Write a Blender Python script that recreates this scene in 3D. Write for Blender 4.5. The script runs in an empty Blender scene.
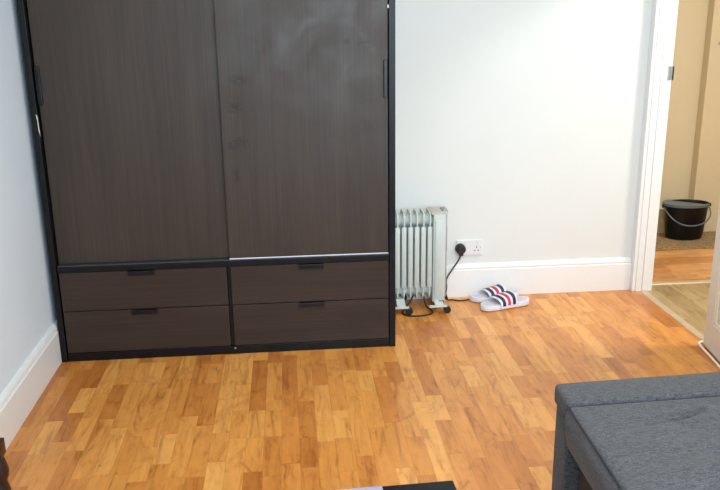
import bpy, bmesh, math, random
from mathutils import Vector, Matrix
random.seed(7)
C = bpy.context.scene.collection
sc = bpy.context.scene
PI = math.pi

# ------------------------------------------------------------------ camera
def make_camera():
    cx, cy, cz, yaw, pit, rol, f = 1.0711, -3.4914, 1.5284, 0.08708, 0.28381, -0.01303, 804.67
    fw = Vector((math.sin(yaw)*math.cos(pit), math.cos(yaw)*math.cos(pit), -math.sin(pit)))
    r = Vector((math.cos(yaw), -math.sin(yaw), 0)); u = r.cross(fw)
    c, s = math.cos(rol), math.sin(rol)
    r2 = c*r + s*u; u2 = -s*r + c*u
    m = Matrix.Identity(4)
    for i in range(3):
        m[i][0] = r2[i]; m[i][1] = u2[i]; m[i][2] = -fw[i]
    m[0][3], m[1][3], m[2][3] = cx, cy, cz
    cd = bpy.data.cameras.new('camera'); cd.sensor_width = 36; cd.lens = f*36/720
    cd.clip_start = 0.05
    o = bpy.data.objects.new('camera', cd); C.objects.link(o); o.matrix_world = m
    sc.camera = o
make_camera()

# ------------------------------------------------------------------ world, lights, exposure
w = bpy.data.worlds.new('world'); sc.world = w; w.use_nodes = True
w.node_tree.nodes['Background'].inputs[0].default_value = (0.75, 0.87, 1.0, 1)
w.node_tree.nodes['Background'].inputs[1].default_value = 1.0

def area(name, loc, target, sx, sy, power, col, spread=PI):
    l = bpy.data.lights.new(name, 'AREA'); l.shape = 'RECTANGLE'; l.size = sx; l.size_y = sy
    l.energy = power; l.color = col; l.spread = spread
    o = bpy.data.objects.new(name, l); C.objects.link(o); o.location = loc
    d = Vector(target) - Vector(loc); o.rotation_euler = d.to_track_quat('-Z', 'Y').to_euler()
    return o
area('window_daylight', (1.86, -4.22, 1.55), (1.86, 0, 1.45), 1.9, 1.5, 84, (0.70, 0.87, 1.0))
area('ceiling_light_glow', (1.90, -1.7, 2.47), (1.90, -1.7, 0), 0.34, 0.34, 26, (1.0, 0.90, 0.76))
area('hall_light_glow', (3.75, -0.2, 2.47), (3.75, -0.2, 0), 0.34, 0.34, 30, (1.0, 0.97, 0.92))
vs = sc.view_settings
sc.display_settings.display_device = 'sRGB'
vs.view_transform = 'Standard'; vs.look = 'None'; vs.gamma = 1; vs.use_curve_mapping = False
vs.exposure = 0.44

# ------------------------------------------------------------------ materials
def srgb(r, g, b):
    f = lambda v: ((v/255+0.055)/1.055)**2.4 if v/255 > 0.04045 else v/255/12.92
    return (f(r), f(g), f(b), 1)

class NT:
    def __init__(s, name):
        s.m = bpy.data.materials.new(name); s.m.use_nodes = True
        s.t = s.m.node_tree; s.b = s.t.nodes['Principled BSDF']
    def n(s, kind, **kw):
        nd = s.t.nodes.new(kind)
        for k, v in kw.items():
            if k.startswith('i_'):
                nd.inputs[int(k[2:])].default_value = v
            else: setattr(nd, k, v)
        return nd
    def l(s, a, b): s.t.links.new(a, b)
    def math(s, op, a, b=None, c=None):
        nd = s.t.nodes.new('ShaderNodeMath'); nd.operation = op
        for i, v in enumerate((a, b, c)):
            if v is None: continue
            if isinstance(v, (int, float)): nd.inputs[i].default_value = v
            else: s.l(v, nd.inputs[i])
        return nd.outputs[0]
    def mix(s, mode, fac, a, b):
        nd = s.t.nodes.new('ShaderNodeMix'); nd.data_type = 'RGBA'; nd.blend_type = mode
        for i, v in ((0, fac), (6, a), (7, b)):
            if isinstance(v, (int, float, tuple)): nd.inputs[i].default_value = v
            else: s.l(v, nd.inputs[i])
        return nd.outputs[2]
    def coord(s, which='Object', scale=(1, 1, 1), loc=(0, 0, 0)):
        tc = s.n('ShaderNodeTexCoord'); mp = s.n('ShaderNodeMapping')
        mp.inputs['Scale'].default_value = scale; mp.inputs['Location'].default_value = loc
        s.l(tc.outputs[which], mp.inputs[0]); return mp.outputs[0]
    def noise(s, vec, scale, detail=4, rough=0.55, dist=0):
        nd = s.n('ShaderNodeTexNoise'); nd.inputs['Scale'].default_value = scale
        nd.inputs['Detail'].default_value = detail; nd.inputs['Roughness'].default_value = rough
        nd.inputs['Distortion'].default_value = dist; s.l(vec, nd.inputs['Vector']); return nd.outputs[0]
    def ramp(s, fac, stops):
        nd = s.n('ShaderNodeValToRGB'); cr = nd.color_ramp
        while len(cr.elements) < len(stops): cr.elements.new(0.5)
        for e, (p, c) in zip(cr.elements, stops): e.position = p; e.color = c
        s.l(fac, nd.inputs[0]); return nd.outputs[0]
    def maprange(s, v, a, b, c, d):
        nd = s.n('ShaderNodeMapRange')
        for i, x in enumerate((a, b, c, d)): nd.inputs[i+1].default_value = x
        s.l(v, nd.inputs[0]); return nd.outputs[0]
    def bump(s, h, strength, dist=0.002):
        nd = s.n('ShaderNodeBump'); nd.inputs['Strength'].default_value = strength
        nd.inputs['Distance'].default_value = dist; s.l(h, nd.inputs['Height'])
        s.l(nd.outputs[0], s.b.inputs['Normal'])
    def set(s, col=None, rough=0.5, metal=0, spec=0.5):
        if col is not None:
            if isinstance(col, tuple): s.b.inputs['Base Color'].default_value = col
            else: s.l(col, s.b.inputs['Base Color'])
        if isinstance(rough, (int, float)): s.b.inputs['Roughness'].default_value = rough
        else: s.l(rough, s.b.inputs['Roughness'])
        s.b.inputs['Metallic'].default_value = metal
        s.b.inputs['Specular IOR Level'].default_value = spec
        return s.m

def plain(name, col, rough=0.5, metal=0, spec=0.5, var=0.06, scale=18, bump=0.0):
    t = NT(name); v = t.coord()
    n = t.noise(v, scale, 3)
    a = tuple(max(0, c*(1-var)) for c in col[:3])+(1,); b = tuple(min(1, c*(1+var)) for c in col[:3])+(1,)
    c = t.ramp(n, [(0.3, a), (0.7, b)])
    if bump: t.bump(n, bump)
    return t.set(c, rough, metal, spec)

def paint(name, col, rough=0.6):
    t = NT(name); v = t.coord()
    n = t.noise(v, 2.2, 5, 0.6); n2 = t.noise(v, 90, 3)
    a = tuple(c*0.97 for c in col[:3])+(1,)
    c = t.ramp(n, [(0.3, a), (0.7, col)])
    t.bump(n2, 0.10, 0.001)
    return t.set(c, rough, 0, 0.35)

def laminate(name, strip=0.0655, length=0.31, cols=None, axis='y', rough=0.30, sheet=None):
    """three-strip laminate: random short blocks, grain and small knots"""
    t = NT(name)
    tc = t.n('ShaderNodeTexCoord'); sp = t.n('ShaderNodeSeparateXYZ'); t.l(tc.outputs['Object'], sp.inputs[0])
    X, Y = sp.outputs[0], sp.outputs[1]
    if axis == 'x': X, Y = Y, X
    X = t.math('ADD', X, 10.0); Y = t.math('ADD', Y, 20.0)
    col_i = t.math('FLOOR', t.math('DIVIDE', X, strip))
    wn = t.n('ShaderNodeTexWhiteNoise'); wn.noise_dimensions = '1D'; t.l(col_i, wn.inputs['W'])
    off = t.math('MULTIPLY', wn.outputs[0], 3.0)
    yy = t.math('DIVIDE', t.math('ADD', Y, off), length)
    # warp so blocks have unequal lengths
    wob = t.math('MULTIPLY', t.math('SINE', t.math('ADD', t.math('MULTIPLY', yy, 2.1), t.math('MULTIPLY', col_i, 1.7))), 0.28)
    seg_f = t.math('ADD', yy, wob)
    seg = t.math('FLOOR', seg_f)
    cv = t.n('ShaderNodeCombineXYZ'); t.l(col_i, cv.inputs[0]); t.l(seg, cv.inputs[1])
    wb = t.n('ShaderNodeTexWhiteNoise'); wb.noise_dimensions = '2D'; t.l(cv.outputs[0], wb.inputs['Vector'])
    base = t.ramp(wb.outputs[0], cols)
    # grain: stretched noise shifted per block
    gv = t.n('ShaderNodeCombineXYZ')
    t.l(t.math('ADD', t.math('MULTIPLY', X, 30), t.math('MULTIPLY', wb.outputs[0], 77)), gv.inputs[0])
    t.l(t.math('MULTIPLY', Y, 3.2), gv.inputs[1]); t.l(t.math('MULTIPLY', wb.outputs[0], 31), gv.inputs[2])
    g = t.noise(gv.outputs[0], 1.0, 6, 0.62, 0.9)
    gcol = t.ramp(g, [(0.30, (0.62, 0.52, 0.42, 1)), (0.46, (0.97, 0.96, 0.93, 1)), (0.75, (1.14, 1.14, 1.12, 1))])
    c = t.mix('MULTIPLY', 1.0, base, gcol)
    # cloudy figure inside blocks
    kv = t.n('ShaderNodeCombineXYZ')
    t.l(t.math('ADD', t.math('MULTIPLY', X, 12), t.math('MULTIPLY', wb.outputs[0], 50)), kv.inputs[0])
    t.l(t.math('MULTIPLY', Y, 5.5), kv.inputs[1]); t.l(t.math('MULTIPLY', wb.outputs[0], 13), kv.inputs[2])
    k = t.noise(kv.outputs[0], 1.0, 4, 0.6, 1.6)
    kc = t.ramp(k, [(0.25, (0.56, 0.43, 0.30, 1)), (0.36, (0.86, 0.78, 0.68, 1)), (0.46, (0.98, 0.97, 0.95, 1)), (0.7, (1.08, 1.08, 1.05, 1))])
    c = t.mix('MULTIPLY', 0.85, c, kc)
    # thin joints
    fx = t.math('FRACT', t.math('DIVIDE', X, strip)); fy = t.math('FRACT', seg_f)
    jx = t.math('LESS_THAN', fx, 0.022); jy = t.math('LESS_THAN', fy, 0.007)
    j = t.math('MAXIMUM', jx, jy)
    c = t.mix('MULTIPLY', t.math('MULTIPLY', j, 0.38), c, (0.45, 0.33, 0.22, 1))
    nv = t.noise(t.coord('Object', (1, 1, 1)), 2.0, 3)
    return t.set(c, t.maprange(nv, 0.3, 0.7, rough-0.04, rough+0.07), 0, 0.6)

def wood(name, c0, c1, horizontal=False, rough=0.35, spec=0.5, smears=()):
    t = NT(name)
    v = t.coord('Object', (1.1, 8, 60) if horizontal else (60, 8, 1.1))
    g = t.noise(v, 1.6, 5, 0.6, 0.3)
    v2 = t.coord('Object', (0.8, 2, 8) if horizontal else (8, 2, 0.8))
    g2 = t.noise(v2, 1.3, 3, 0.5, 0.5)
    c = t.ramp(g, [(0.3, c0), (0.7, c1)])
    c = t.mix('MULTIPLY', 0.8, c, t.ramp(g2, [(0.3, (0.80, 0.76, 0.75, 1)), (0.68, (1.10, 1.07, 1.03, 1))]))
    sm = t.noise(t.coord('Object', (1, 1, 1)), 5.0, 5, 0.65, 0.6)
    if smears:                       # greasy hand marks left on the door
        tc = t.n('ShaderNodeTexCoord'); sp = t.n('ShaderNodeSeparateXYZ'); t.l(tc.outputs['Object'], sp.inputs[0])
        br = t.noise(t.coord('Object', (38, 10, 70)), 1.0, 4, 0.6, 1.0)
        tot = None
        for x, z, rx, rz in smears:
            dx = t.math('DIVIDE', t.math('SUBTRACT', sp.outputs[0], x), rx); dz = t.math('DIVIDE', t.math('SUBTRACT', sp.outputs[2], z), rz)
            q = t.math('SUBTRACT', 1.0, t.math('ADD', t.math('MULTIPLY', dx, dx), t.math('MULTIPLY', dz, dz)))
            q = t.math('MAXIMUM', q, 0.0); tot = q if tot is None else t.math('MAXIMUM', tot, q)
        mk = t.math('MULTIPLY', tot, t.maprange(br, 0.40, 0.55, 0.0, 1.0))
        c = t.mix('MULTIPLY', mk, c, (0.45, 0.45, 0.47, 1))
    t.bump(g, 0.06, 0.001)
    return t.set(c, t.maprange(sm, 0.3, 0.7, rough-0.06, rough+0.12), 0, spec)

def fabric(name, c0, c1, scale=210):
    t = NT(name)
    v = t.coord('Object', (1, 1, 1)); n = t.noise(v, scale, 3, 0.7)
    v2 = t.coord('Object', (50, 220, 220)); n2 = t.noise(v2, 1.0, 3, 0.7)
    m = t.math('MULTIPLY', t.math('ADD', n, n2), 0.5)
    c = t.ramp(m, [(0.38, c0), (0.62, c1)])
    big = t.noise(t.coord(), 5, 4)
    c = t.mix('MULTIPLY', 0.6, c, t.ramp(big, [(0.3, (0.86, 0.86, 0.86, 1)), (0.7, (1.06, 1.06, 1.06, 1))]))
    t.bump(m, 0.5, 0.002)
    mt = t.set(c, 0.95, 0, 0.2)
    t.b.inputs['Sheen Weight'].default_value = 0.12
    t.b.inputs['Sheen Roughness'].default_value = 0.5
    return mt

FLOORC = [(0.0, srgb(182, 112, 48)), (0.15, srgb(196, 125, 57)), (0.45, srgb(208, 139, 67)), (0.78, srgb(216, 149, 75)), (1.0, srgb(226, 164, 90))]
HALLC = [(0.0, srgb(200, 140, 84)), (0.5, srgb(216, 158, 102)), (1.0, srgb(226, 172, 114))]
GREYC = [(0.0, srgb(150, 126, 90)), (0.5, srgb(168, 144, 104)), (1.0, srgb(182, 158, 118))]
M = dict(
    floor=laminate('laminate floor', cols=FLOORC),
    hall_floor=laminate('hall laminate', strip=0.13, length=0.9, cols=HALLC, axis='x'),
    grey_floor=laminate('pale hall laminate', strip=0.10, length=0.8, cols=GREYC),
    wall=paint('white wall paint', srgb(221, 224, 223)),
    wall_daylit=paint('white wall paint daylight tint', srgb(222, 234, 246)),  # left wall's white paint, with bluish daylight put into the colour
    ceil=paint('ceiling paint', srgb(236, 234, 228)),
    gloss=paint('white gloss paint', srgb(236, 237, 238), 0.32),
    doorp=paint('off white door paint', srgb(222, 214, 200), 0.4),
    hall=paint('cream hall paint', srgb(222, 208, 178), 0.55),
    halltrim=paint('cream hall trim paint', srgb(222, 204, 164), 0.45),
    doorwood=wood('dark brown wood vertical', srgb(49, 40, 34), srgb(62, 51, 44), rough=0.42, spec=0.35,
        smears=((0.865, 1.251, 0.05, 0.025), (0.845, 1.134, 0.045, 0.03), (0.855, 0.980, 0.055, 0.04), (0.835, 0.840, 0.018, 0.04), (1.410, 1.395, 0.05, 0.025), (1.33, 1.40, 0.02, 0.015))),
    drawerwood=wood('dark brown wood horizontal', srgb(45, 34, 30), srgb(58, 45, 39), True, rough=0.42, spec=0.3),
    black=plain('black lacquer foil', srgb(10, 10, 13), 0.4, spec=0.25, var=0.1),
    handle=plain('black handle metal', srgb(12, 12, 15), 0.35, 0, spec=0.3, var=0.1),
    alu=plain('aluminium rail', srgb(214, 214, 222), 0.4, 0.1, var=0.04),
    railgrey=plain('dark grey rail', srgb(60, 61, 66), 0.4, 0.2, var=0.04),
    steel=plain('brushed steel', srgb(178, 188, 196), 0.35, 0.8, var=0.05, scale=60),
    radiator=plain('pale grey enamel', srgb(194, 203, 200), 0.4, var=0.03),
    radiatord=plain('grey plastic', srgb(150, 152, 158), 0.45, var=0.04),
    beige=plain('beige plastic', srgb(186, 182, 172), 0.45, var=0.04),
    rubber=plain('black rubber', srgb(24, 24, 26), 0.55, var=0.12),
    plastic=plain('white plastic', srgb(222, 222, 226), 0.35, var=0.02),
    sole=plain('pale grey foam', srgb(218, 216, 224), 0.6, var=0.03, scale=120, bump=0.2),
    footbed=plain('grey textured footbed', srgb(196, 196, 208), 0.75, var=0.07, scale=260, bump=0.4),
    navy=plain('navy stripe', srgb(34, 34, 84), 0.5, var=0.05),
    red=plain('red stripe', srgb(196, 44, 78), 0.5, var=0.05),
    mat=None, sofa=None,
    bucket=plain('black bucket plastic', srgb(9, 11, 17), 0.3, spec=0.3, var=0.1),
    bucketrim=plain('grey wringer plastic', srgb(96, 112, 126), 0.38, var=0.06),
    sofa_dark=plain('dark lining cloth', srgb(46, 40, 38), 0.9, var=0.1, scale=200),
    seam=plain('dark piping', srgb(38, 40, 46), 0.85, var=0.08),
    tabletop=plain('black gloss table', srgb(14, 16, 17), 0.35, spec=0.25, var=0.1),
    laptop=plain('silver grey lid', srgb(150, 146, 166), 0.45, 0.1, var=0.02),
    darkwood=wood('mahogany stain', srgb(34, 18, 14), srgb(58, 30, 22), rough=0.3),
    strip=plain('beige threshold metal', srgb(198, 182, 156), 0.4, 0.2, var=0.04),
    dark=plain('socket hole black', srgb(12, 12, 14), 0.6),
    chip=plain('bare chipped edge', srgb(214, 206, 196), 0.7),
    cable=plain('white cable', srgb(236, 232, 224), 0.45, var=0.02),
)
M['sofa'] = fabric('charcoal blue sofa cloth', srgb(44, 45, 49), srgb(88, 88, 92))
t = NT('coir mat'); v = t.coord(); n = t.noise(v, 130, 4, 0.75); n2 = t.noise(v, 22, 4)
cc = t.ramp(n, [(0.35, srgb(92, 72, 50)), (0.65, srgb(204, 176, 136))])
cc = t.mix('MULTIPLY', 0.6, cc, t.ramp(n2, [(0.35, (0.75, 0.75, 0.75, 1)), (0.65, (1.05, 1.05, 1.05, 1))]))
t.bump(n, 0.8, 0.004); M['mat'] = t.set(cc, 0.95, 0, 0.1)
t = NT('window glass'); t.set((1, 1, 1, 1), 0.02); t.b.inputs['Transmission Weight'].default_value = 1.0; M['glass'] = t.m
t = NT('opal lamp glass'); t.set(srgb(250, 246, 236), 0.4); t.b.inputs['Emission Color'].default_value = (1, 0.9, 0.75, 1)
t.b.inputs['Emission Strength'].default_value = 1.2; M['opal'] = t.m

# ------------------------------------------------------------------ mesh helpers
def obj(name, bm, mat, parent=None, smooth=False, extra=None):
    me = bpy.data.meshes.new(name)
    bmesh.ops.recalc_face_normals(bm, faces=bm.faces)
    bm.to_mesh(me); bm.free()
    me.materials.append(mat)
    for m in (extra or []): me.materials.append(m)
    if smooth:
        for p in me.polygons: p.use_smooth = True
        me.set_sharp_from_angle(angle=math.radians(38))
    o = bpy.data.objects.new(name, me); C.objects.link(o)
    if parent: o.parent = parent
    return o

def box(bm, a, b, bev=0.0, seg=2):
    x0, y0, z0 = a; x1, y1, z1 = b
    r = bmesh.ops.create_cube(bm, size=1)
    for v in r['verts']:
        v.co = Vector(((x0+x1)/2+v.co.x*(x1-x0), (y0+y1)/2+v.co.y*(y1-y0), (z0+z1)/2+v.co.z*(z1-z0)))
    if bev:
        es = list({e for v in r['verts'] for e in v.link_edges})
        bmesh.ops.bevel(bm, geom=es, offset=bev, segments=seg, profile=0.5, affect='EDGES')
    return bm

def B(a, b, bev=0.0, seg=2): return box(bmesh.new(), a, b, bev, seg)

def cyl(bm, p, q, r, n=20, r2=None):
    p, q = Vector(p), Vector(q); d = q-p
    rot = d.to_track_quat('Z', 'Y').to_matrix().to_4x4()
    m = Matrix.Translation((p+q)/2) @ rot
    bmesh.ops.create_cone(bm, cap_ends=True, segments=n, radius1=r, radius2=r if r2 is None else r2, depth=d.length, matrix=m)
    return bm

def catmull(pts, per=8):
    P = [Vector(p) for p in pts]; P = [2*P[0]-P[1]]+P+[2*P[-1]-P[-2]]
    out = []
    for i in range(1, len(P)-2):
        for k in range(per):
            t = k/per; a, b, c, d = P[i-1], P[i], P[i+1], P[i+2]
            out.append(0.5*((2*b)+(c-a)*t+(2*a-5*b+4*c-d)*t*t+(3*b-a-3*c+d)*t**3))
    out.append(P[-2]); return out

def tube(bm, pts, r, n=10, smooth_path=True, closed=False):
    P = catmull(pts) if smooth_path else [Vector(p) for p in pts]
    rings = []; up = Vector((0, 0, 1))
    prev = None
    for i, p in enumerate(P):
        t = (P[min(i+1, len(P)-1)]-P[max(i-1, 0)]).normalized()
        if prev is None:
            a = t.cross(up) if abs(t.dot(up)) < 0.95 else t.cross(Vector((1, 0, 0)))
        else: a = prev-t*prev.dot(t)
        a.normalize(); prev = a; b = t.cross(a)
        rings.append([bm.verts.new(p+r*(math.cos(2*PI*k/n)*a+math.sin(2*PI*k/n)*b)) for k in range(n)])
    for i in range(len(rings)-1):
        for k in range(n):
            bm.faces.new((rings[i][k], rings[i][(k+1) % n], rings[i+1][(k+1) % n], rings[i+1][k]))
    bm.faces.new(rings[0][::-1]); bm.faces.new(rings[-1]); return bm

def lathe(bm, prof, n=32, sx=1, sy=1, cx=0, cy=0, cap=True):
    rings = [[bm.verts.new((cx+sx*r*math.cos(2*PI*k/n), cy+sy*r*math.sin(2*PI*k/n), z)) for k in range(n)] for r, z in prof]
    for i in range(len(rings)-1):
        for k in range(n):
            bm.faces.new((rings[i][k], rings[i][(k+1) % n], rings[i+1][(k+1) % n], rings[i+1][k]))
    if cap: bm.faces.new(rings[0][::-1]); bm.faces.new(rings[-1])
    return bm

def extrude_profile(bm, prof, a, b, axis='x'):
    """prof = list of (d, z): d measured out of the wall"""
    def P(t, d, z): return (t, d, z) if axis == 'x' else (d, t, z)
    A = [bm.verts.new(P(a, d, z)) for d, z in prof]; Bv = [bm.verts.new(P(b, d, z)) for d, z in prof]
    n = len(prof)
    for i in range(n): bm.faces.new((A[i], A[(i+1) % n], Bv[(i+1) % n], Bv[i]))
    bm.faces.new(A[::-1]); bm.faces.new(Bv); return bm

def thing(name, label, cat, loc=(0, 0, 0), rz=0, group=None):
    o = bpy.data.objects.new(name, None); o.empty_display_size = 0.1; C.objects.link(o)
    o.location = loc; o.rotation_euler = (0, 0, rz); o['label'] = label; o['category'] = cat
    if group: o['group'] = group
    return o
def tag(o, label, cat, group=None):
    o['label'] = label; o['category'] = cat
    if group: o['group'] = group
    return o
def struct(name, bm, mat, label=None, smooth=False, cat=None):
    o = obj(name, bm, mat, None, smooth); o['kind'] = 'structure'
    if label: o['label'] = label
    if cat: o['category'] = cat
    return o

# ------------------------------------------------------------------ room numbers
XA = 2.953       # room face of the far door post
XL, XR, YB, YF, ZC = -0.022, 3.024, 0.653, -4.25, 2.5
HY = 1.790       # hall end wall
DN, DF = -0.165, 0.605   # doorway near and far side
XT = 3.068       # hall face of the right wall
DH = 2.02

# ------------------------------------------------------------------ structure
struct('floor', B((XL-0.1, YF-0.1, -0.05), (3.0, YB+0.1, 0)), M['floor'], 'warm honey coloured wood strip floor of the room', cat='floor')
struct('floor_hall', B((3.0, -1.6, -0.05), (4.7, 0.70, 0)), M['grey_floor'], 'pale greyish wood floor just beyond the doorway', cat='floor')
struct('floor_entrance', B((3.0, 0.70, -0.05), (4.7, HY+0.1, 0)), M['hall_floor'], 'orange wood floor at the far end of the hall', cat='floor')
struct('ceiling', B((XL-0.1, YF-0.1, ZC), (4.7, HY+0.1, ZC+0.08)), M['ceil'], 'plain white ceiling', cat='ceiling')
struct('wall_left', B((XL-0.1, YF-0.1, 0), (XL, YB+0.1, ZC)), M['wall_daylit'], 'plain white wall left of the wardrobe with bluish daylight in its colour', cat='wall')
struct('wall_back', B((XL, YB, 0), (XT, YB+0.1, ZC)), M['wall'], 'plain white wall behind the heater and slippers', cat='wall')
bm = B((XR, YF, 0), (XT, DN-0.03, ZC)); box(bm, (XR, DN-0.03, DH+0.03), (XT, DF, ZC))
struct('wall_right', bm, M['wall'], 'white wall that holds the doorway', cat='wall')
# near wall with the window opening
wx0, wx1, wz0, wz1 = 0.85, 2.88, 0.75, 2.30
bm = B((XL, YF-0.1, 0), (wx0, YF, ZC)); box(bm, (wx1, YF-0.1, 0), (XT, YF, ZC))
box(bm, (wx0, YF-0.1, 0), (wx1, YF, wz0)); box(bm, (wx0, YF-0.1, wz1), (wx1, YF, ZC))
struct('wall_front', bm, M['wall'], 'white wall with the window', cat='wall')
wf = bmesh.new()
for x in (wx0, (wx0+wx1)/2-0.025, wx1-0.05): box(wf, (x, YF-0.09, wz0), (x+0.05, YF-0.03, wz1))
for z in (wz0, (wz0+wz1)/2, wz1-0.05): box(wf, (wx0, YF-0.088, z), (wx1, YF-0.032, z+0.05))
wo = struct('window_1', wf, M['gloss'], 'white framed window', cat='window')
obj('window_pane', B((wx0+0.02, YF-0.062, wz0+0.02), (wx1-0.02, YF-0.058, wz1-0.02)), M['glass'], wo)

# hall shell
struct('wall_hall', B((3.0, HY, 0), (4.7, HY+0.1, ZC)), M['hall'], 'cream wall at the end of the hall', cat='wall')
struct('wall_hall_right', B((4.6, -1.6, 0), (4.7, HY, ZC)), M['hall'], 'cream side wall of the hall', cat='wall')
struct('wall_hall_left', B((XT-0.1, YB+0.1, 0), (XT, HY, ZC)), M['hall'], 'cream hall wall beside the doorway', cat='wall')
struct('wall_hall_near', B((XT, -1.7, 0), (4.7, -1.6, ZC)), M['hall'], 'cream near wall of the hall', cat='wall')

# skirting boards
def skirt(h, d=0.02):
    return [(0, 0), (d, 0), (d, h-0.034), (d*0.70, h-0.030), (d*0.70, h-0.026), (d*0.9, h-0.022), (d*0.75, h-0.010), (d*0.5, h-0.003), (d*0.4, h), (0, h)]
bm = bmesh.new(); extrude_profile(bm, [(YB-d, z) for d, z in skirt(0.186)], 0.0, XA-0.004)
struct('baseboard_back', bm, M['gloss'], 'white moulded skirting board behind the slippers', cat='skirting board')
bm = bmesh.new(); extrude_profile(bm, [(XL+d, z) for d, z in skirt(0.184, 0.022)], YF, YB-0.02, 'y')
struct('baseboard_left', bm, M['gloss'], 'white moulded skirting board left of the wardrobe', cat='skirting board')
bm = bmesh.new(); extrude_profile(bm, [(XR-d, z) for d, z in skirt(0.19)], YF, DN-0.10, 'y')
struct('baseboard_right', bm, M['gloss'], 'white skirting board on the doorway wall', cat='skirting board')
bm = bmesh.new(); extrude_profile(bm, [(HY-d, z) for d, z in skirt(0.19, 0.040)], XT, 3.848)
struct('baseboard_hall', bm, M['halltrim'], 'cream skirting board behind the bucket', cat='skirting board')

# entrance door post at the far end of the hall
bm = B((3.848, HY-0.078, 0), (4.6, HY, ZC), 0.004)
struct('trim_1', bm, M['hall'], 'cream boxed out section at the right end of the hall wall', cat='wall trim')
bm = bmesh.new(); cyl(bm, (3.91, HY-0.084, 1.29), (3.91, HY-0.076, 1.29), 0.008)
o = obj('screw_head', bm, M['steel'], bpy.data.objects['trim_1'], True)

# door frame: lining with rebate and stop, architrave in the corner
bm = B((XA, DF, 0), (3.0035, YB, ZC), 0.001); box(bm, (3.0095, DF, 0), (XT-0.002, YB, ZC), 0.001); box(bm, (3.0, DF+0.009, 0), (3.012, YB, ZC))   # far jamb
fr = struct('trim_2', bm, M['gloss'], 'white door frame of the doorway at right', cat='door frame')
obj('near_jamb', B((XR-0.004, DN-0.03, 0), (XT+0.004, DN, DH+0.03), 0.001), M['gloss'], fr)
obj('head_jamb', B((XR-0.004, DN, DH), (XT+0.004, DF, DH+0.03), 0.001), M['gloss'], fr)
bm = bmesh.new()
for x0, x1, y0 in ((XA-0.003, XA+0.012, DF-0.003), (XA+0.016, XA+0.050, DF-0.006)): box(bm, (x0, y0, 0), (x1, YB-0.001, ZC), 0.002)
obj('architrave', bm, M['gloss'], fr)
bm = B((XR-0.010, DN-0.09, 0), (XR, DN, DH+0.08), 0.003); box(bm, (XR-0.010, DN, DH), (XR, DF, DH+0.08), 0.003)
obj('architrave', bm, M['gloss'], fr)
bm = B((3.044, DF-0.004, 1.160), (3.075, DF+0.002, 1.232), 0.001); box(bm, (3.066, DF-0.004, 1.160), (3.076, DF+0.02, 1.232), 0.001)
o = obj('strike_plate', bm, M['steel'], fr); o['label'] = 'grey metal strike plate'

# threshold strips
struct('trim_3', extrude_profile(bmesh.new(), [(2.996, 0), (3.034, 0), (3.030, 0.004), (3.015, 0.006), (3.000, 0.004)], DN, DF, 'y'), M['strip'], 'beige threshold strip under the doorway', cat='threshold')
struct('trim_4', extrude_profile(bmesh.new(), [(0.69, 0), (0.735, 0), (0.730, 0.005), (0.695, 0.005)], XT, 4.6), M['strip'], 'pale strip between the two hall floors', cat='threshold')

# open panelled door leaf folded back towards the right wall
def door_leaf():
    rz = math.atan2(-0.20, -0.030)            # direction from hinge towards the camera
    L, T, Hh = 0.74, 0.036, 2.0
    bm = bmesh.new()
    # stiles and rails leave two columns of sunk panels; local x along the leaf, y thickness
    st = [(0, 0.09), (L/2-0.05, L/2+0.05), (L-0.09, L)]
    ra = [(0, 0.135), (0.62, 0.80), (1.42, 1.52), (Hh-0.11, Hh)]
    for a, b in st: box(bm, (a, 0, 0), (b, T, Hh), 0.0015)
    for a, b in ra: box(bm, (0.01, 0.0005, a), (L-0.01, T-0.0005, b), 0.0015)
    root = obj('door_1', bm, M['doorp']); root['kind'] = 'structure'
    root['label'] = 'off white panelled door standing open at the right edge'; root['category'] = 'door'
    root.location = (2.972, -0.155, 0.006); root.rotation_euler = (0, 0, rz)
    for (a, b) in ((0.09, L/2-0.05), (L/2+0.05, L-0.09)):
        for (c, d) in ((0.135, 0.62), (0.80, 1.42), (1.52, Hh-0.11)):
            p = bmesh.new()
            box(p, (a-0.004, 0.010, c-0.004), (b+0.004, T-0.010, d+0.004))
            box(p, (a+0.035, 0.006, c+0.035), (b-0.035, T-0.006, d-0.035), 0.004)
            m = 0.012
            for q in ((a, c, b, c+m), (a, d-m, b, d), (a, c, a+m, d), (b-m, c, b, d)):
                box(p, (q[0], 0.003, q[1]), (q[2], T-0.003, q[3]), 0.002)
            obj('door_panel', p, M['doorp'], root)
    h = bmesh.new(); cyl(h, (L-0.05, T+0.05, 0.98), (L-0.05, -0.05, 0.98), 0.008)
    cyl(h, (L-0.05, -0.035, 0.98), (L-0.05, -0.06, 0.98), 0.022); cyl(h, (L-0.05, T+0.035, 0.98), (L-0.05, T+0.06, 0.98), 0.022)
    obj('door_knob', h, M['steel'], root, True)
    return root
door_leaf()

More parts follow.
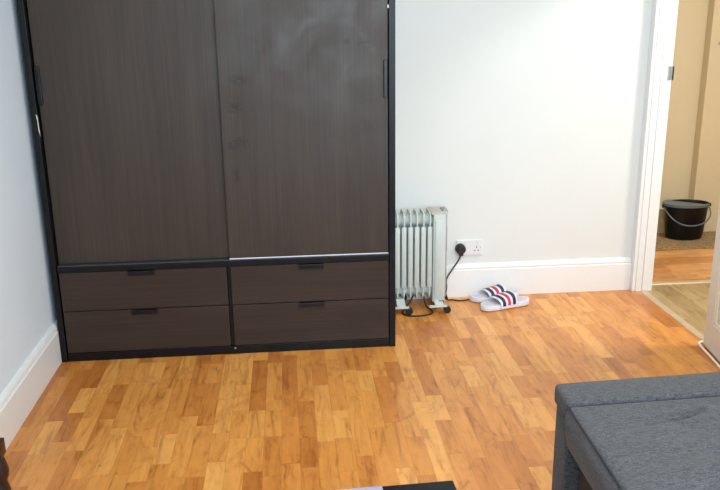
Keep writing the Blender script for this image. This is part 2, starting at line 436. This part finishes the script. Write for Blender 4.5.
# ------------------------------------------------------------------ wardrobe
def wardrobe():
    W, D, H = 1.54, 0.60, 2.05
    root = thing('wardrobe', 'large black-brown wardrobe with two sliding doors above four drawers', 'wardrobe', (0, 0, 0))
    P = lambda n, a, b, m, bev=0.0015, par=root: obj(n, B(a, b, bev), m, par)
    sl = P('side_panel', (0.002, 0, 0), (0.027, D, H), M['black'])
    P('side_panel', (W-0.030, 0, 0), (W-0.002, D, H), M['black'])
    P('top_panel', (0.030, 0.0, H-0.045), (W-0.030, D, H), M['black'])
    P('back_panel', (0.030, D-0.008, 0.02), (W-0.030, D, H-0.045), M['black'])
    P('plinth', (0.030, 0.004, 0), (W-0.030, 0.03, 0.040), M['black'])
    P('shelf', (0.030, 0.001, 0.428), (W-0.030, D-0.01, 0.452), M['black'])
    P('divider', (0.772, 0.012, 0.040), (0.786, D-0.01, 0.428), M['black'])
    o = P('door_rail', (0.030, 0.008, 0.452), (W-0.030, 0.060, 0.4575), M['railgrey'], 0.0008)
    o['label'] = 'thin grey sliding rail'
    # sliding doors: the left one runs behind the right one
    P('top_rail', (0.030, 0.006, H-0.085), (W-0.030, 0.06, H-0.046), M['black'])
    dl = P('sliding_door', (0.031, 0.036, 0.459), (0.800, 0.054, H-0.088), M['doorwood'])
    dr = P('sliding_door', (0.7855, 0.012, 0.4625), (W-0.033, 0.030, H-0.088), M['doorwood'])
    b = B((0.7855, 0.0115, 0.4575), (W-0.033, 0.030, 0.4625), 0.0006)
    obj('bottom_edge', b, M['alu'], dr)
    P('handle', (0.031, 0.020, 1.162), (0.050, 0.036, 1.322), M['handle'], 0.002, dl)
    P('handle', (W-0.052, -0.002, 1.163), (W-0.036, 0.012, 1.324), M['handle'], 0.002, dr)
    # drawers
    for x0, x1 in ((0.033, 0.7700), (0.7875, W-0.033)):
        for z0, z1 in ((0.042, 0.2395), (0.2435, 0.425)):
            dr_ = P('drawer', (x0, 0.006, z0), (x1, 0.024, z1), M['drawerwood'], 0.001)
            hx = 0.336 if x0 < 0.5 else 1.093
            hb = B((hx, -0.008, z1-0.006), (hx+0.114, 0.006, z1+0.0005), 0.001)
            box(hb, (hx, -0.009, z1-0.020), (hx+0.114, -0.0055, z1-0.001), 0.001)
            box(hb, (hx, 0.003, z1-0.020), (hx+0.114, 0.0065, z1-0.001), 0.001)
            obj('handle', hb, M['handle'], dr_)
    s = bmesh.new(); cyl(s, (0.789, -0.001, 0.030), (0.789, 0.004, 0.030), 0.004)
    obj('screw', s, M['steel'], root, True)
    # chipped edge of the left panel
    c = bmesh.new()
    pts = [(0.0, 1.128), (0.005, 1.105), (0.006, 1.06), (0.013, 1.035), (0.010, 1.08), (0.009, 1.12)]
    lo = [c.verts.new((0.022+x*0.7, -0.0012, z)) for x, z in pts]; hi = [c.verts.new((0.022+x*0.7, 0.001, z)) for x, z in pts]
    c.faces.new(lo); c.faces.new(hi[::-1])
    for i in range(len(pts)): c.faces.new((lo[i], lo[(i+1) % 6], hi[(i+1) % 6], hi[i]))
    o = obj('chipped_edge', c, M['chip'], root); o['label'] = 'pale chip in the black edge'
    # clip at the top right
    o = P('door_clip', (W-0.036, -0.001, 1.536), (W-0.030, 0.010, 1.55), M['chip'], 0.001)
    return root
wardrobe()

# ------------------------------------------------------------------ oil-filled radiator heater
def heater():
    Y0 = 0.43
    root = thing('oil_heater', 'pale grey oil-filled radiator heater on castors between wardrobe and socket', 'heater', (1.66, 0.515, 0))
    # local: x along the row of fins, y depth
    d = 0.062
    def fin(xc):
        bm = bmesh.new()
        # web plate with raised rounded top corner
        prof = []
        z0, z1 = 0.062, 0.532
        for a in range(7): t = PI/2*a/6; prof.append((d-0.03+0.03*math.sin(t), z1-0.03+0.03*math.cos(t)))
        for a in range(7): t = PI/2*a/6; prof.append((d-0.03+0.03*math.cos(t), z0+0.03-0.03*math.sin(t)))
        for a in range(7): t = PI/2*a/6; prof.append((-d+0.03-0.03*math.sin(t), z0+0.03-0.03*math.cos(t)))
        for a in range(7): t = PI/2*a/6; prof.append((-d+0.03-0.03*math.cos(t), z1-0.03+0.03*math.sin(t)))
        th = 0.0035
        A = [bm.verts.new((xc-th, y, z)) for y, z in prof]; Bv = [bm.verts.new((xc+th, y, z)) for y, z in prof]
        n = len(prof)
        for i in range(n): bm.faces.new((A[i], A[(i+1) % n], Bv[(i+1) % n], Bv[i]))
        bm.faces.new(A[::-1]); bm.faces.new(Bv)
        # folded flanges at the front and the back
        for s in (-1, 1):
            box(bm, (xc-0.0135, s*d-0.004, 0.130), (xc+0.0110, s*d+0.004, 0.458), 0.003, 2)
        # inner oil column
        cyl(bm, (xc, 0, 0.09), (xc, 0, 0.50), 0.017, 16)
        # hubs
        for z in (0.484, 0.108):
            cyl(bm, (xc-0.0168, -0.012, z), (xc-0.006, -0.012, z), 0.026, 24, 0.036); cyl(bm, (xc-0.006, -0.012, z), (xc+0.006, -0.012, z), 0.038, 24)
            cyl(bm, (xc+0.006, -0.012, z), (xc+0.0168, -0.012, z), 0.036, 24, 0.026)
        return obj('fin', bm, M['radiator'], root, True)
    xs = [0.119-0.0337*(6-i) for i in range(7)]
    for x in xs: fin(x)
    xe = 0.133           # 0.1405
    # control box
    obj('control_box', B((xe, -0.070, 0.045), (0.200, 0.070, 0.522), 0.008, 3), M['radiator'], root, True)
    o = obj('front_cover', B((xe+0.010, -0.076, 0.075), (0.190, -0.066, 0.490), 0.004, 2), M['radiator'], root, True)
    o = obj('rear_cover', B((0.196, -0.020, 0.055), (0.216, 0.066, 0.522), 0.006, 2), M['radiatord'], root, True)
    o = obj('control_top', B((xe-0.010, -0.066, 0.518), (0.208, 0.060, 0.532), 0.004, 2), M['beige'], root, True)
    k = bmesh.new(); box(k, (0.185, -0.045, 0.512), (0.214, 0.03, 0.540), 0.006, 2); obj('carry_handle', k, M['radiatord'], root, True)
    k = B((0.165, -0.078, 0.046), (0.193, -0.068, 0.056), 0.001); obj('air_vent', k, M['rubber'], root)
    for c0, c1 in ((0.30, 0.44), (0.09, 0.20)): obj('cable_hook', B((0.212, 0.0, c0), (0.221, 0.04, c1), 0.003), M['radiatord'], root, True)
    # feet with castors
    for fx in (-0.035, 0.165):
        b = bmesh.new()
        pr = [(-0.085, 0.040), (-0.115, 0.034), (-0.12, 0.040), (-0.09, 0.048), (-0.05, 0.066), (0.05, 0.066), (0.09, 0.048), (0.12, 0.040), (0.115, 0.034), (0.085, 0.040), (0.045, 0.055), (-0.045, 0.055)]
        A = [b.verts.new((fx-0.022, y, z)) for y, z in pr]; Q = [b.verts.new((fx+0.022, y, z)) for y, z in pr]
        for i in range(12): b.faces.new((A[i], A[(i+1) % 12], Q[(i+1) % 12], Q[i]))
        # concave caps as quads
        for V in (A, Q):
            for q in ((0, 1, 2, 3), (0, 3, 4, 11), (11, 4, 5, 10), (10, 5, 6, 9), (9, 6, 7, 8)): b.faces.new([V[i] for i in q])
        # arm that carries the outer castor
        box(b, (fx-0.055, -0.120, 0.034), (fx+0.040, -0.095, 0.041), 0.002)
        box(b, (fx-0.055, 0.095, 0.034), (fx+0.040, 0.120, 0.041), 0.002)
        obj('foot', b, M['radiator'], root)
        for s in (-1, 1):
            c = bmesh.new(); cx = fx+0.040
            cyl(c, (cx, s*0.108-0.013, 0.0185), (cx, s*0.108-0.002, 0.0185), 0.0185, 22)
            cyl(c, (cx, s*0.108+0.002, 0.0185), (cx, s*0.108+0.013, 0.0185), 0.0185, 22)
            cyl(c, (cx, s*0.108, 0.018), (cx, s*0.108, 0.036), 0.006, 10)
            box(c, (cx-0.004, s*0.108-0.006, 0.018), (cx+0.004, s*0.108+0.006, 0.037), 0.001)
            obj('castor', c, M['rubber'], root, True)
    # cord: loop below the fins, then up to the plug
    lx, ly = 1.66, 0.515
    pts = [(1.855, 0.56, 0.10), (1.875, 0.57, 0.06), (1.895, 0.575, 0.012), (1.930, 0.578, 0.0055), (1.965, 0.562, 0.0055), (2.000, 0.566, 0.0055), (2.023, 0.574, 0.0055)]
    loop = [(1.70, 0.49, 0.075), (1.675, 0.470, 0.040), (1.640, 0.440, 0.010), (1.633, 0.40, 0.0055), (1.665, 0.37, 0.0055),
            (1.72, 0.365, 0.0055), (1.775, 0.385, 0.0055), (1.79, 0.43, 0.0055), (1.765, 0.47, 0.020), (1.755, 0.500, 0.065)]
    up = [(1.892, 0.565, 0.085), (1.894, 0.575, 0.13), (1.93, 0.600, 0.175), (1.965, 0.606, 0.225), (1.978, 0.606, 0.262)]
    for q in (pts, loop):
        b = bmesh.new(); tube(b, [(x-lx, y-ly, z) for x, y, z in q], 0.0042); obj('power_cord', b, M['rubber'], root, True)
    b = bmesh.new(); tube(b, [(x-lx, y-ly, z) for x, y, z in [(1.900, 0.575, 0.016), (1.890, 0.570, 0.045)]+up], 0.0042); obj('power_cord', b, M['rubber'], root, True)
    b = bmesh.new(); px, pz = 1.978-lx, 0.279
    cyl(b, (px, 0.6415-ly, pz), (px, 0.615-ly, pz), 0.0275, 28); cyl(b, (px, 0.615-ly, pz), (px, 0.598-ly, pz), 0.0275, 28, 0.020)
    box(b, (px-0.012, 0.602-ly, pz-0.034), (px+0.012, 0.6415-ly, pz-0.01), 0.004)
    o = obj('plug', b, M['rubber'], root, True); o['label'] = 'black round plug pushed into the left socket'
    return root
heater()

# ------------------------------------------------------------------ double wall socket
def socket():
    root = thing('wall_socket', 'white double wall socket above the skirting board with one black plug', 'socket', (1.957, YB, 0.237))
    b = B((0, -0.0095, 0), (0.146, 0.0, 0.086), 0.003, 2); obj('faceplate', b, M['plastic'], root)
    for i, cx in enumerate((0.038, 0.108)):
        r = B((cx-0.004+0.014, -0.0125, 0.058), (cx+0.020, -0.0095, 0.078), 0.001); obj('rocker_switch', r, M['plastic'], root)
    h = bmesh.new(); cx = 0.112
    box(h, (cx-0.0022, -0.0102, 0.040), (cx+0.0022, -0.0090, 0.049))
    box(h, (cx-0.0140, -0.0102, 0.0235), (cx-0.0070, -0.0090, 0.0285)); box(h, (cx+0.0070, -0.0102, 0.0235), (cx+0.0140, -0.0090, 0.0285))
    obj('pin_holes', h, M['dark'], root)
    for cx in (0.012, 0.134):
        s = bmesh.new(); cyl(s, (cx, -0.0108, 0.043), (cx, -0.009, 0.043), 0.003); obj('screw', s, M['steel'], root, True)
socket()

# ------------------------------------------------------------------ slider sandals
def half_width(t):      # t 0 toe .. 1 heel
    pts = [(0, 0.0), (0.03, 0.024), (0.1, 0.038), (0.25, 0.048), (0.38, 0.050), (0.55, 0.044), (0.72, 0.038), (0.85, 0.037), (0.94, 0.030), (0.985, 0.016), (1, 0)]
    for (a, x), (b, y) in zip(pts, pts[1:]):
        if t <= b: u = (t-a)/(b-a); return x+(y-x)*u
    return 0
def slider(loc, rz, label, flip=1, L=0.275):
    root = thing('slider_sandal', label, 'slipper', loc, rz, 'pair of striped slider sandals')
    N = 34
    ts = [0.5-0.5*math.cos(PI*i/N) for i in range(N+1)]
    def loop(inset, z, tz=0):
        left = []; right = []
        for t in ts[1:-1]:
            wv = max(0.002, half_width(t)-inset); x = inset+t*(L-2*inset)
            sh = flip*0.010*math.sin(PI*min(1, t*1.4))
            zz = z+tz*(0.006*(1-t)**2+0.012*t**3)
            left.append((x, sh+wv, zz)); right.append((x, sh-wv, zz))
        a = (inset, 0, z+tz*0.006); b_ = (L-inset, 0, z+tz*0.012)
        return [a]+left+[b_]+right[::-1]
    b = bmesh.new()
    rings = [[b.verts.new(p) for p in loop(i, z, tz)] for i, z, tz in ((0.006, 0.001, 0), (0.0, 0.006, 0.3), (0.0, 0.022, 1), (0.002, 0.026, 1), (0.006, 0.025, 1))]
    for r1, r2 in zip(rings, rings[1:]):
        n = len(r1)
        for i in range(n): b.faces.new((r1[i], r1[(i+1) % n], r2[(i+1) % n], r2[i]))
    b.faces.new(rings[0][::-1]); b.faces.new(rings[-1])
    obj('sole', b, M['sole'], root, True)
    f = bmesh.new()
    r1 = [f.verts.new(p) for p in loop(0.009, 0.024, 1)]; r2 = [f.verts.new(p) for p in loop(0.010, 0.0265, 1)]
    n = len(r1)
    for i in range(n): f.faces.new((r1[i], r1[(i+1) % n], r2[(i+1) % n], r2[i]))
    f.faces.new(r2); f.faces.new(r1[::-1]); obj('footbed', f, M['footbed'], root)
    # strap: arch across the foot; u along the foot, a angle across
    def strap_pt(u, a, off=0.0):
        t = 0.27+0.34*u; hw = half_width(t)+0.002+off
        x = L*t+0.008*math.sin(a)-0.016*math.cos(a)   # curved front edge
        rise = 0.042+0.026*u+off
        e = 0.75
        y = hw*math.copysign(abs(math.cos(a))**e, math.cos(a)); z = 0.012+rise*abs(math.sin(a))**e if math.sin(a) > 1e-6 else 0.012
        sh = flip*0.010*math.sin(PI*min(1, t*1.4))
        return (x, y+sh, z)
    def strap(u0, u1, o0, o1, a0=0.0, a1=PI, name='strap', mat=None, par=root):
        s = bmesh.new(); NA, NU = 26, 6
        g = {}
        for k, off in enumerate((o0, o1)):
            for i in range(NA+1):
                for j in range(NU+1):
                    a = a0+(a1-a0)*i/NA
                    g[k, i, j] = s.verts.new(strap_pt(u0+(u1-u0)*j/NU, a, off))
        for i in range(NA):
            for j in range(NU):
                s.faces.new((g[1, i, j], g[1, i+1, j], g[1, i+1, j+1], g[1, i, j+1]))
                s.faces.new((g[0, i, j], g[0, i, j+1], g[0, i+1, j+1], g[0, i+1, j]))
            for j in (0, NU): s.faces.new((g[0, i, j], g[0, i+1, j], g[1, i+1, j], g[1, i, j]))
        for j in range(NU):
            for i in (0, NA): s.faces.new((g[0, i, j], g[1, i, j], g[1, i, j+1], g[0, i, j+1]))
        return obj(name, s, mat, par, True)
    st = strap(0, 1, 0.0, 0.004, name='strap', mat=M['plastic'])
    for u0, u1, mt, nm in ((0.12, 0.30, 'navy', 'navy blue stripe'), (0.43, 0.60, 'red', 'red stripe'), (0.73, 0.91, 'navy', 'navy blue stripe')):
        o = strap(u0, u1, 0.0038, 0.0050, 0.14, PI-0.14, 'stripe', M[mt], st); o['label'] = nm
    return root
slider((2.046, 0.408, 0), math.radians(16), 'pale slider sandal with navy and red stripes nearer the viewer, in front of its pair', 1, 0.29)
slider((2.020, 0.562, 0), math.radians(4.5), 'pale slider sandal with striped strap against the skirting board, behind its pair', -1, 0.28)

# ------------------------------------------------------------------ hall: doormat and mop bucket
b = B((3.10, 1.34, 0.0), (4.30, 1.708, 0.010), 0.003)
o = obj('doormat', b, M['mat']); tag(o, 'brown coir doormat at the far end of the hall under the bucket', 'doormat')

def bucket():
    root = thing('mop_bucket', 'black oval mop bucket with grey wringer standing on the doormat', 'bucket', (3.735, 1.588, 0.010), 0.0)
    b = bmesh.new(); sy = 0.68
    lathe(b, [(0.112, 0.0), (0.122, 0.004), (0.128, 0.03), (0.147, 0.225), (0.156, 0.232), (0.158, 0.240), (0.150, 0.243), (0.144, 0.232), (0.124, 0.02), (0.11, 0.012)], 48, 1, sy)
    obj('bucket_body', b, M['bucket'], root, True)
    # wringer basket covering the left part of the opening, sloping down to the right
    wv = bmesh.new(); n = 24
    arc = [0.66*PI+(1.12*PI)*i/n for i in range(n+1)]
    ell = lambda a, k, z: wv.verts.new((0.158*k*math.cos(a), 0.158*k*sy*math.sin(a), z))
    out = [ell(a, 1.03, 0.230) for a in arc]; rim = [ell(a, 1.04, 0.246) for a in arc]; inn = [ell(a, 0.93, 0.246) for a in arc]
    low = [ell(a, 0.80, 0.242) for a in arc]; und = [ell(a, 0.74, 0.226) for a in arc]
    for i in range(n):
        for p, q in ((out, rim), (rim, inn), (inn, low), (und, out)): wv.faces.new((p[i], p[i+1], q[i+1], q[i]))
    wv.faces.new(low); wv.faces.new(und[::-1])
    for k in (0, n): wv.faces.new((out[k], rim[k], inn[k], low[k], und[k]))
    o = obj('wringer', wv, M['bucketrim'], root, True); o['label'] = 'grey plastic wringer insert'
    h = bmesh.new()
    pts = [(-0.158*math.cos(PI*i/16)-0.006, -0.108*0.9-0.018*math.sin(PI*i/16)+0.10*(1-math.sin(PI*i/16))**2, 0.225-0.115*math.sin(PI*i/16)) for i in range(17)]
    tube(h, pts, 0.0045, 8, False); o = obj('handle', h, M['bucketrim'], root, True); o['label'] = 'grey swing handle hanging down in front'
    for q in (-1, 1):
        e = bmesh.new(); cyl(e, (q*0.150, 0, 0.225), (q*0.168, 0, 0.225), 0.012); obj('handle_pivot', e, M['bucket'], root, True)
bucket()

# white cable lying round the foot of the open door
b = bmesh.new()
tube(b, [(3.01, -0.140, 0.006), (2.975, -0.132, 0.006), (2.956, -0.150, 0.006), (2.945, -0.20, 0.006), (2.930, -0.32, 0.006), (2.914, -0.43, 0.006), (2.900, -0.55, 0.006), (2.885, -0.8, 0.006)], 0.0055)
o = obj('white_cable', b, M['cable'], None, True); tag(o, 'white cable lying on the floor around the foot of the open door', 'cable')

# ------------------------------------------------------------------ sofa
def sofa():
    ox, oy = 1.803, -1.454
    root = thing('sofa', 'charcoal grey fabric sofa at the bottom right corner with a low arm', 'sofa', (ox, oy, 0))
    def shear(bm):                       # the far arm stands a touch out of square
        for v in bm.verts:
            x, y = v.co.x, v.co.y
            v.co.x = x+0.030*y*(1 if y < -0.12 else 0.8); v.co.y = y+0.045*x*max(0, 1+y/0.6) 
        return bm
    def soft(a, b, bev, seg=4, cuts=0, amp=0.0):
        bm = B(a, b, bev, seg)
        return bm
    # far arm: body and padded cap
    obj('arm', shear(B((0.004, -0.110, 0.03), (1.08, -0.006, 0.452), 0.010, 3)), M['sofa'], root, True)
    cap = shear(B((-0.002, -0.120, 0.440), (1.09, 0.002, 0.500), 0.012, 4))
    obj('arm_pad', cap, M['sofa'], root, True)
    s = bmesh.new(); tube(s, [(0.0, -0.130, 0.4395), (1.08, -0.130+0.045, 0.4395)], 0.002, 6, False)
    # base with recessed front
    obj('base', shear(B((0.045, -2.02, 0.06), (1.05, -0.112, 0.345), 0.01, 2)), M['sofa_dark'], root)
    # seat cushion with creases
    bm = bmesh.new()
    NX, NY = 90, 150; x0, x1, y0, y1 = 0.0, 0.84, -2.02, -0.122; z0, z1 = 0.348, 0.490
    rr = 0.014
    def rp(t, a, b):          # keeps more rows near the rounded edges
        return a+(b-a)*t
    def creases(x, y):
        h = 0
        g = lambda u, c, w: math.exp(-((u-c)/w)**2)
        h -= 0.022*g(y, -0.44+0.10*x+0.02*math.sin(9*x), 0.016)*g(x, 0.46, 0.20)
        h += 0.018*g(y, -0.49+0.10*x, 0.04)*g(x, 0.42, 0.26)
        h -= 0.014*g(y, -0.235+0.28*(x-0.2)+0.015*math.sin(16*x), 0.014)*g(x, 0.27, 0.09)
        h += 0.008*g(y, -0.27+0.22*(x-0.2), 0.035)*g(x, 0.30, 0.13)
        h -= 0.006*g(y, -0.30+0.05*math.sin(10*x), 0.015)*g(x, 0.20, 0.10)
        h += 0.003*math.sin(7*x+3*y)*math.sin(5*y+1)
        h += 0.006*g(y, -0.36, 0.04)*g(x, 0.16, 0.08) + 0.005*g(x, 0.36, 0.03)*g(y, -0.19, 0.02)
        return h
    grid = {}
    for i in range(NX+1):
        for j in range(NY+1):
            tx = i/NX; ty = 1-(1-j/NY)**0.65
            ty = 1-((NY-j)/NY)**1.0 if False else 1-(1-j/NY)
            x = x0+(x1-x0)*tx; y = y1+(y0-y1)*(ty**1.5)
            ex = min(x-x0, x1-x); ey = min(y-y0, y1-y)
            fade = min(1, ex/0.03)*min(1, ey/0.03)
            dz = 0
            for e in (ex, ey):
                if e < rr: dz -= rr-math.sqrt(max(0, rr*rr-(rr-e)**2))
            grid[i, j] = bm.verts.new((x, y, z1+dz*0.5+creases(x, y)*fade+0.006*min(1, ex/0.2)*min(1, ey/0.2)))
    for i in range(NX):
        for j in range(NY): bm.faces.new((grid[i, j], grid[i+1, j], grid[i+1, j+1], grid[i, j+1]))
    bor = [grid[i, 0] for i in range(NX+1)]+[grid[NX, j] for j in range(1, NY+1)]+[grid[i, NY] for i in range(NX-1, -1, -1)]+[grid[0, j] for j in range(NY-1, 0, -1)]
    def low(v, z, o): 
        x, y = v.co.x, v.co.y
        if abs(x-x0) < 1e-5: x -= o
        return bm.verts.new((x, y, z))
    r1 = [low(v, z1-0.045, 0.010) for v in bor]; r2 = [low(v, z0+0.02, -0.004) for v in bor]; r3 = [low(v, z0, -0.022) for v in bor]
    for a, b_ in ((bor, r1), (r1, r2), (r2, r3)):
        for i in range(len(bor)): k = (i+1) % len(bor); bm.faces.new((a[i], a[k], b_[k], b_[i]))
    bm.faces.new(r3[::-1])
    shear(bm)
    cu = obj('seat_cushion', bm, M['sofa'], root, True)
    s = bmesh.new()
    tube(s, [(0.002+0.030*y, y, z1-0.0045) for y in (-0.130, -0.4, -0.8, -1.2, -1.6, -2.0)], 0.0030, 8, False)
    obj('piping', s, M['seam'], cu, True)
    # back and near arm, beyond the picture
    obj('backrest', B((0.84-0.05, -2.02, 0.345), (1.05, -0.126, 0.80), 0.03, 4), M['sofa'], root, True)
    obj('arm', B((-0.06, -2.16, 0.03), (1.04, -2.024, 0.500), 0.012, 3), M['sofa'], root, True)
    for x in (0.07, 0.98):
        for y in (-0.08, -2.10):
            l = bmesh.new(); cyl(l, (x+0.03*y, y, 0), (x+0.03*y, y, 0.07), 0.018, 14, 0.024); obj('leg', l, M['rubber'], root, True)
sofa()

# ------------------------------------------------------------------ coffee table, laptop
def coffee_table():
    root = thing('coffee_table', 'black low table at the bottom edge with a grey lid on its corner', 'table', (1.441, -1.785, 0), math.radians(2.3))
    obj('table_top', B((-0.90, -0.55, 0.385), (0, 0, 0.420), 0.002), M['tabletop'], root)
    for x in (-0.895, -0.045):
        for y in (-0.545, -0.045): obj('leg', B((x, y, 0), (x+0.04, y+0.04, 0.385), 0.001), M['tabletop'], root)
    obj('shelf', B((-0.88, -0.53, 0.14), (-0.02, -0.02, 0.155), 0.001), M['tabletop'], root)
coffee_table()
def laptop():
    root = thing('laptop', 'closed silver grey laptop lying on the black table', 'laptop', (1.263, -1.8125, 0.4205), math.radians(2.3))
    obj('laptop_base', B((-0.325, -0.225, 0.0), (0, 0, 0.0085), 0.002, 2), M['laptop'], root)
    obj('laptop_lid', B((-0.325, -0.225, 0.0092), (0, 0, 0.0145), 0.002, 2), M['laptop'], root)
laptop()

# ------------------------------------------------------------------ dark turned stool at the left edge
def stool():
    root = thing('wooden_stool', 'dark mahogany stool with turned corner posts at the lower left edge', 'stool', (0.0, 0.0, 0))
    xs = (0.045, 0.268); ys = (-1.52, -1.85)
    for x in xs:
        for y in ys:
            b = B((x-0.020, y-0.020, 0.405), (x+0.020, y+0.020, 0.450), 0.002)
            lathe(b, [(0.016, 0.407), (0.019, 0.398), (0.024, 0.378), (0.027, 0.362), (0.024, 0.345), (0.019, 0.335), (0.019, 0.325), (0.024, 0.305), (0.025, 0.26), (0.022, 0.20), (0.020, 0.10), (0.018, 0.03), (0.022, 0.015), (0.020, 0.0)][::-1], 24, cx=x, cy=y)
            obj('leg', b, M['darkwood'], root, True)
    b = B((xs[0]+0.02, ys[1]+0.0, 0.33), (xs[1]-0.02, ys[0]-0.0, 0.40), 0.003); obj('seat', b, M['darkwood'], root)
stool()

# ------------------------------------------------------------------ ceiling lamps (they carry the lamp light)
for x, y, l in ((1.90, -1.7, 'round opal ceiling lamp in the middle of the room'), (3.75, -0.2, 'round opal ceiling lamp in the hall')):
    root = thing('ceiling_lamp', l, 'lamp', (x, y, ZC))
    b = bmesh.new(); lathe(b, [(0.10, 0), (0.10, -0.020), (0.06, -0.022)][::-1], 28); obj('lamp_base', b, M['plastic'], root, True)
    b = bmesh.new(); lathe(b, [(0.14, -0.0), (0.14, -0.012), (0.10, -0.024), (0.02, -0.028)][::-1], 28); obj('lamp_shade', b, M['opal'], root, True)
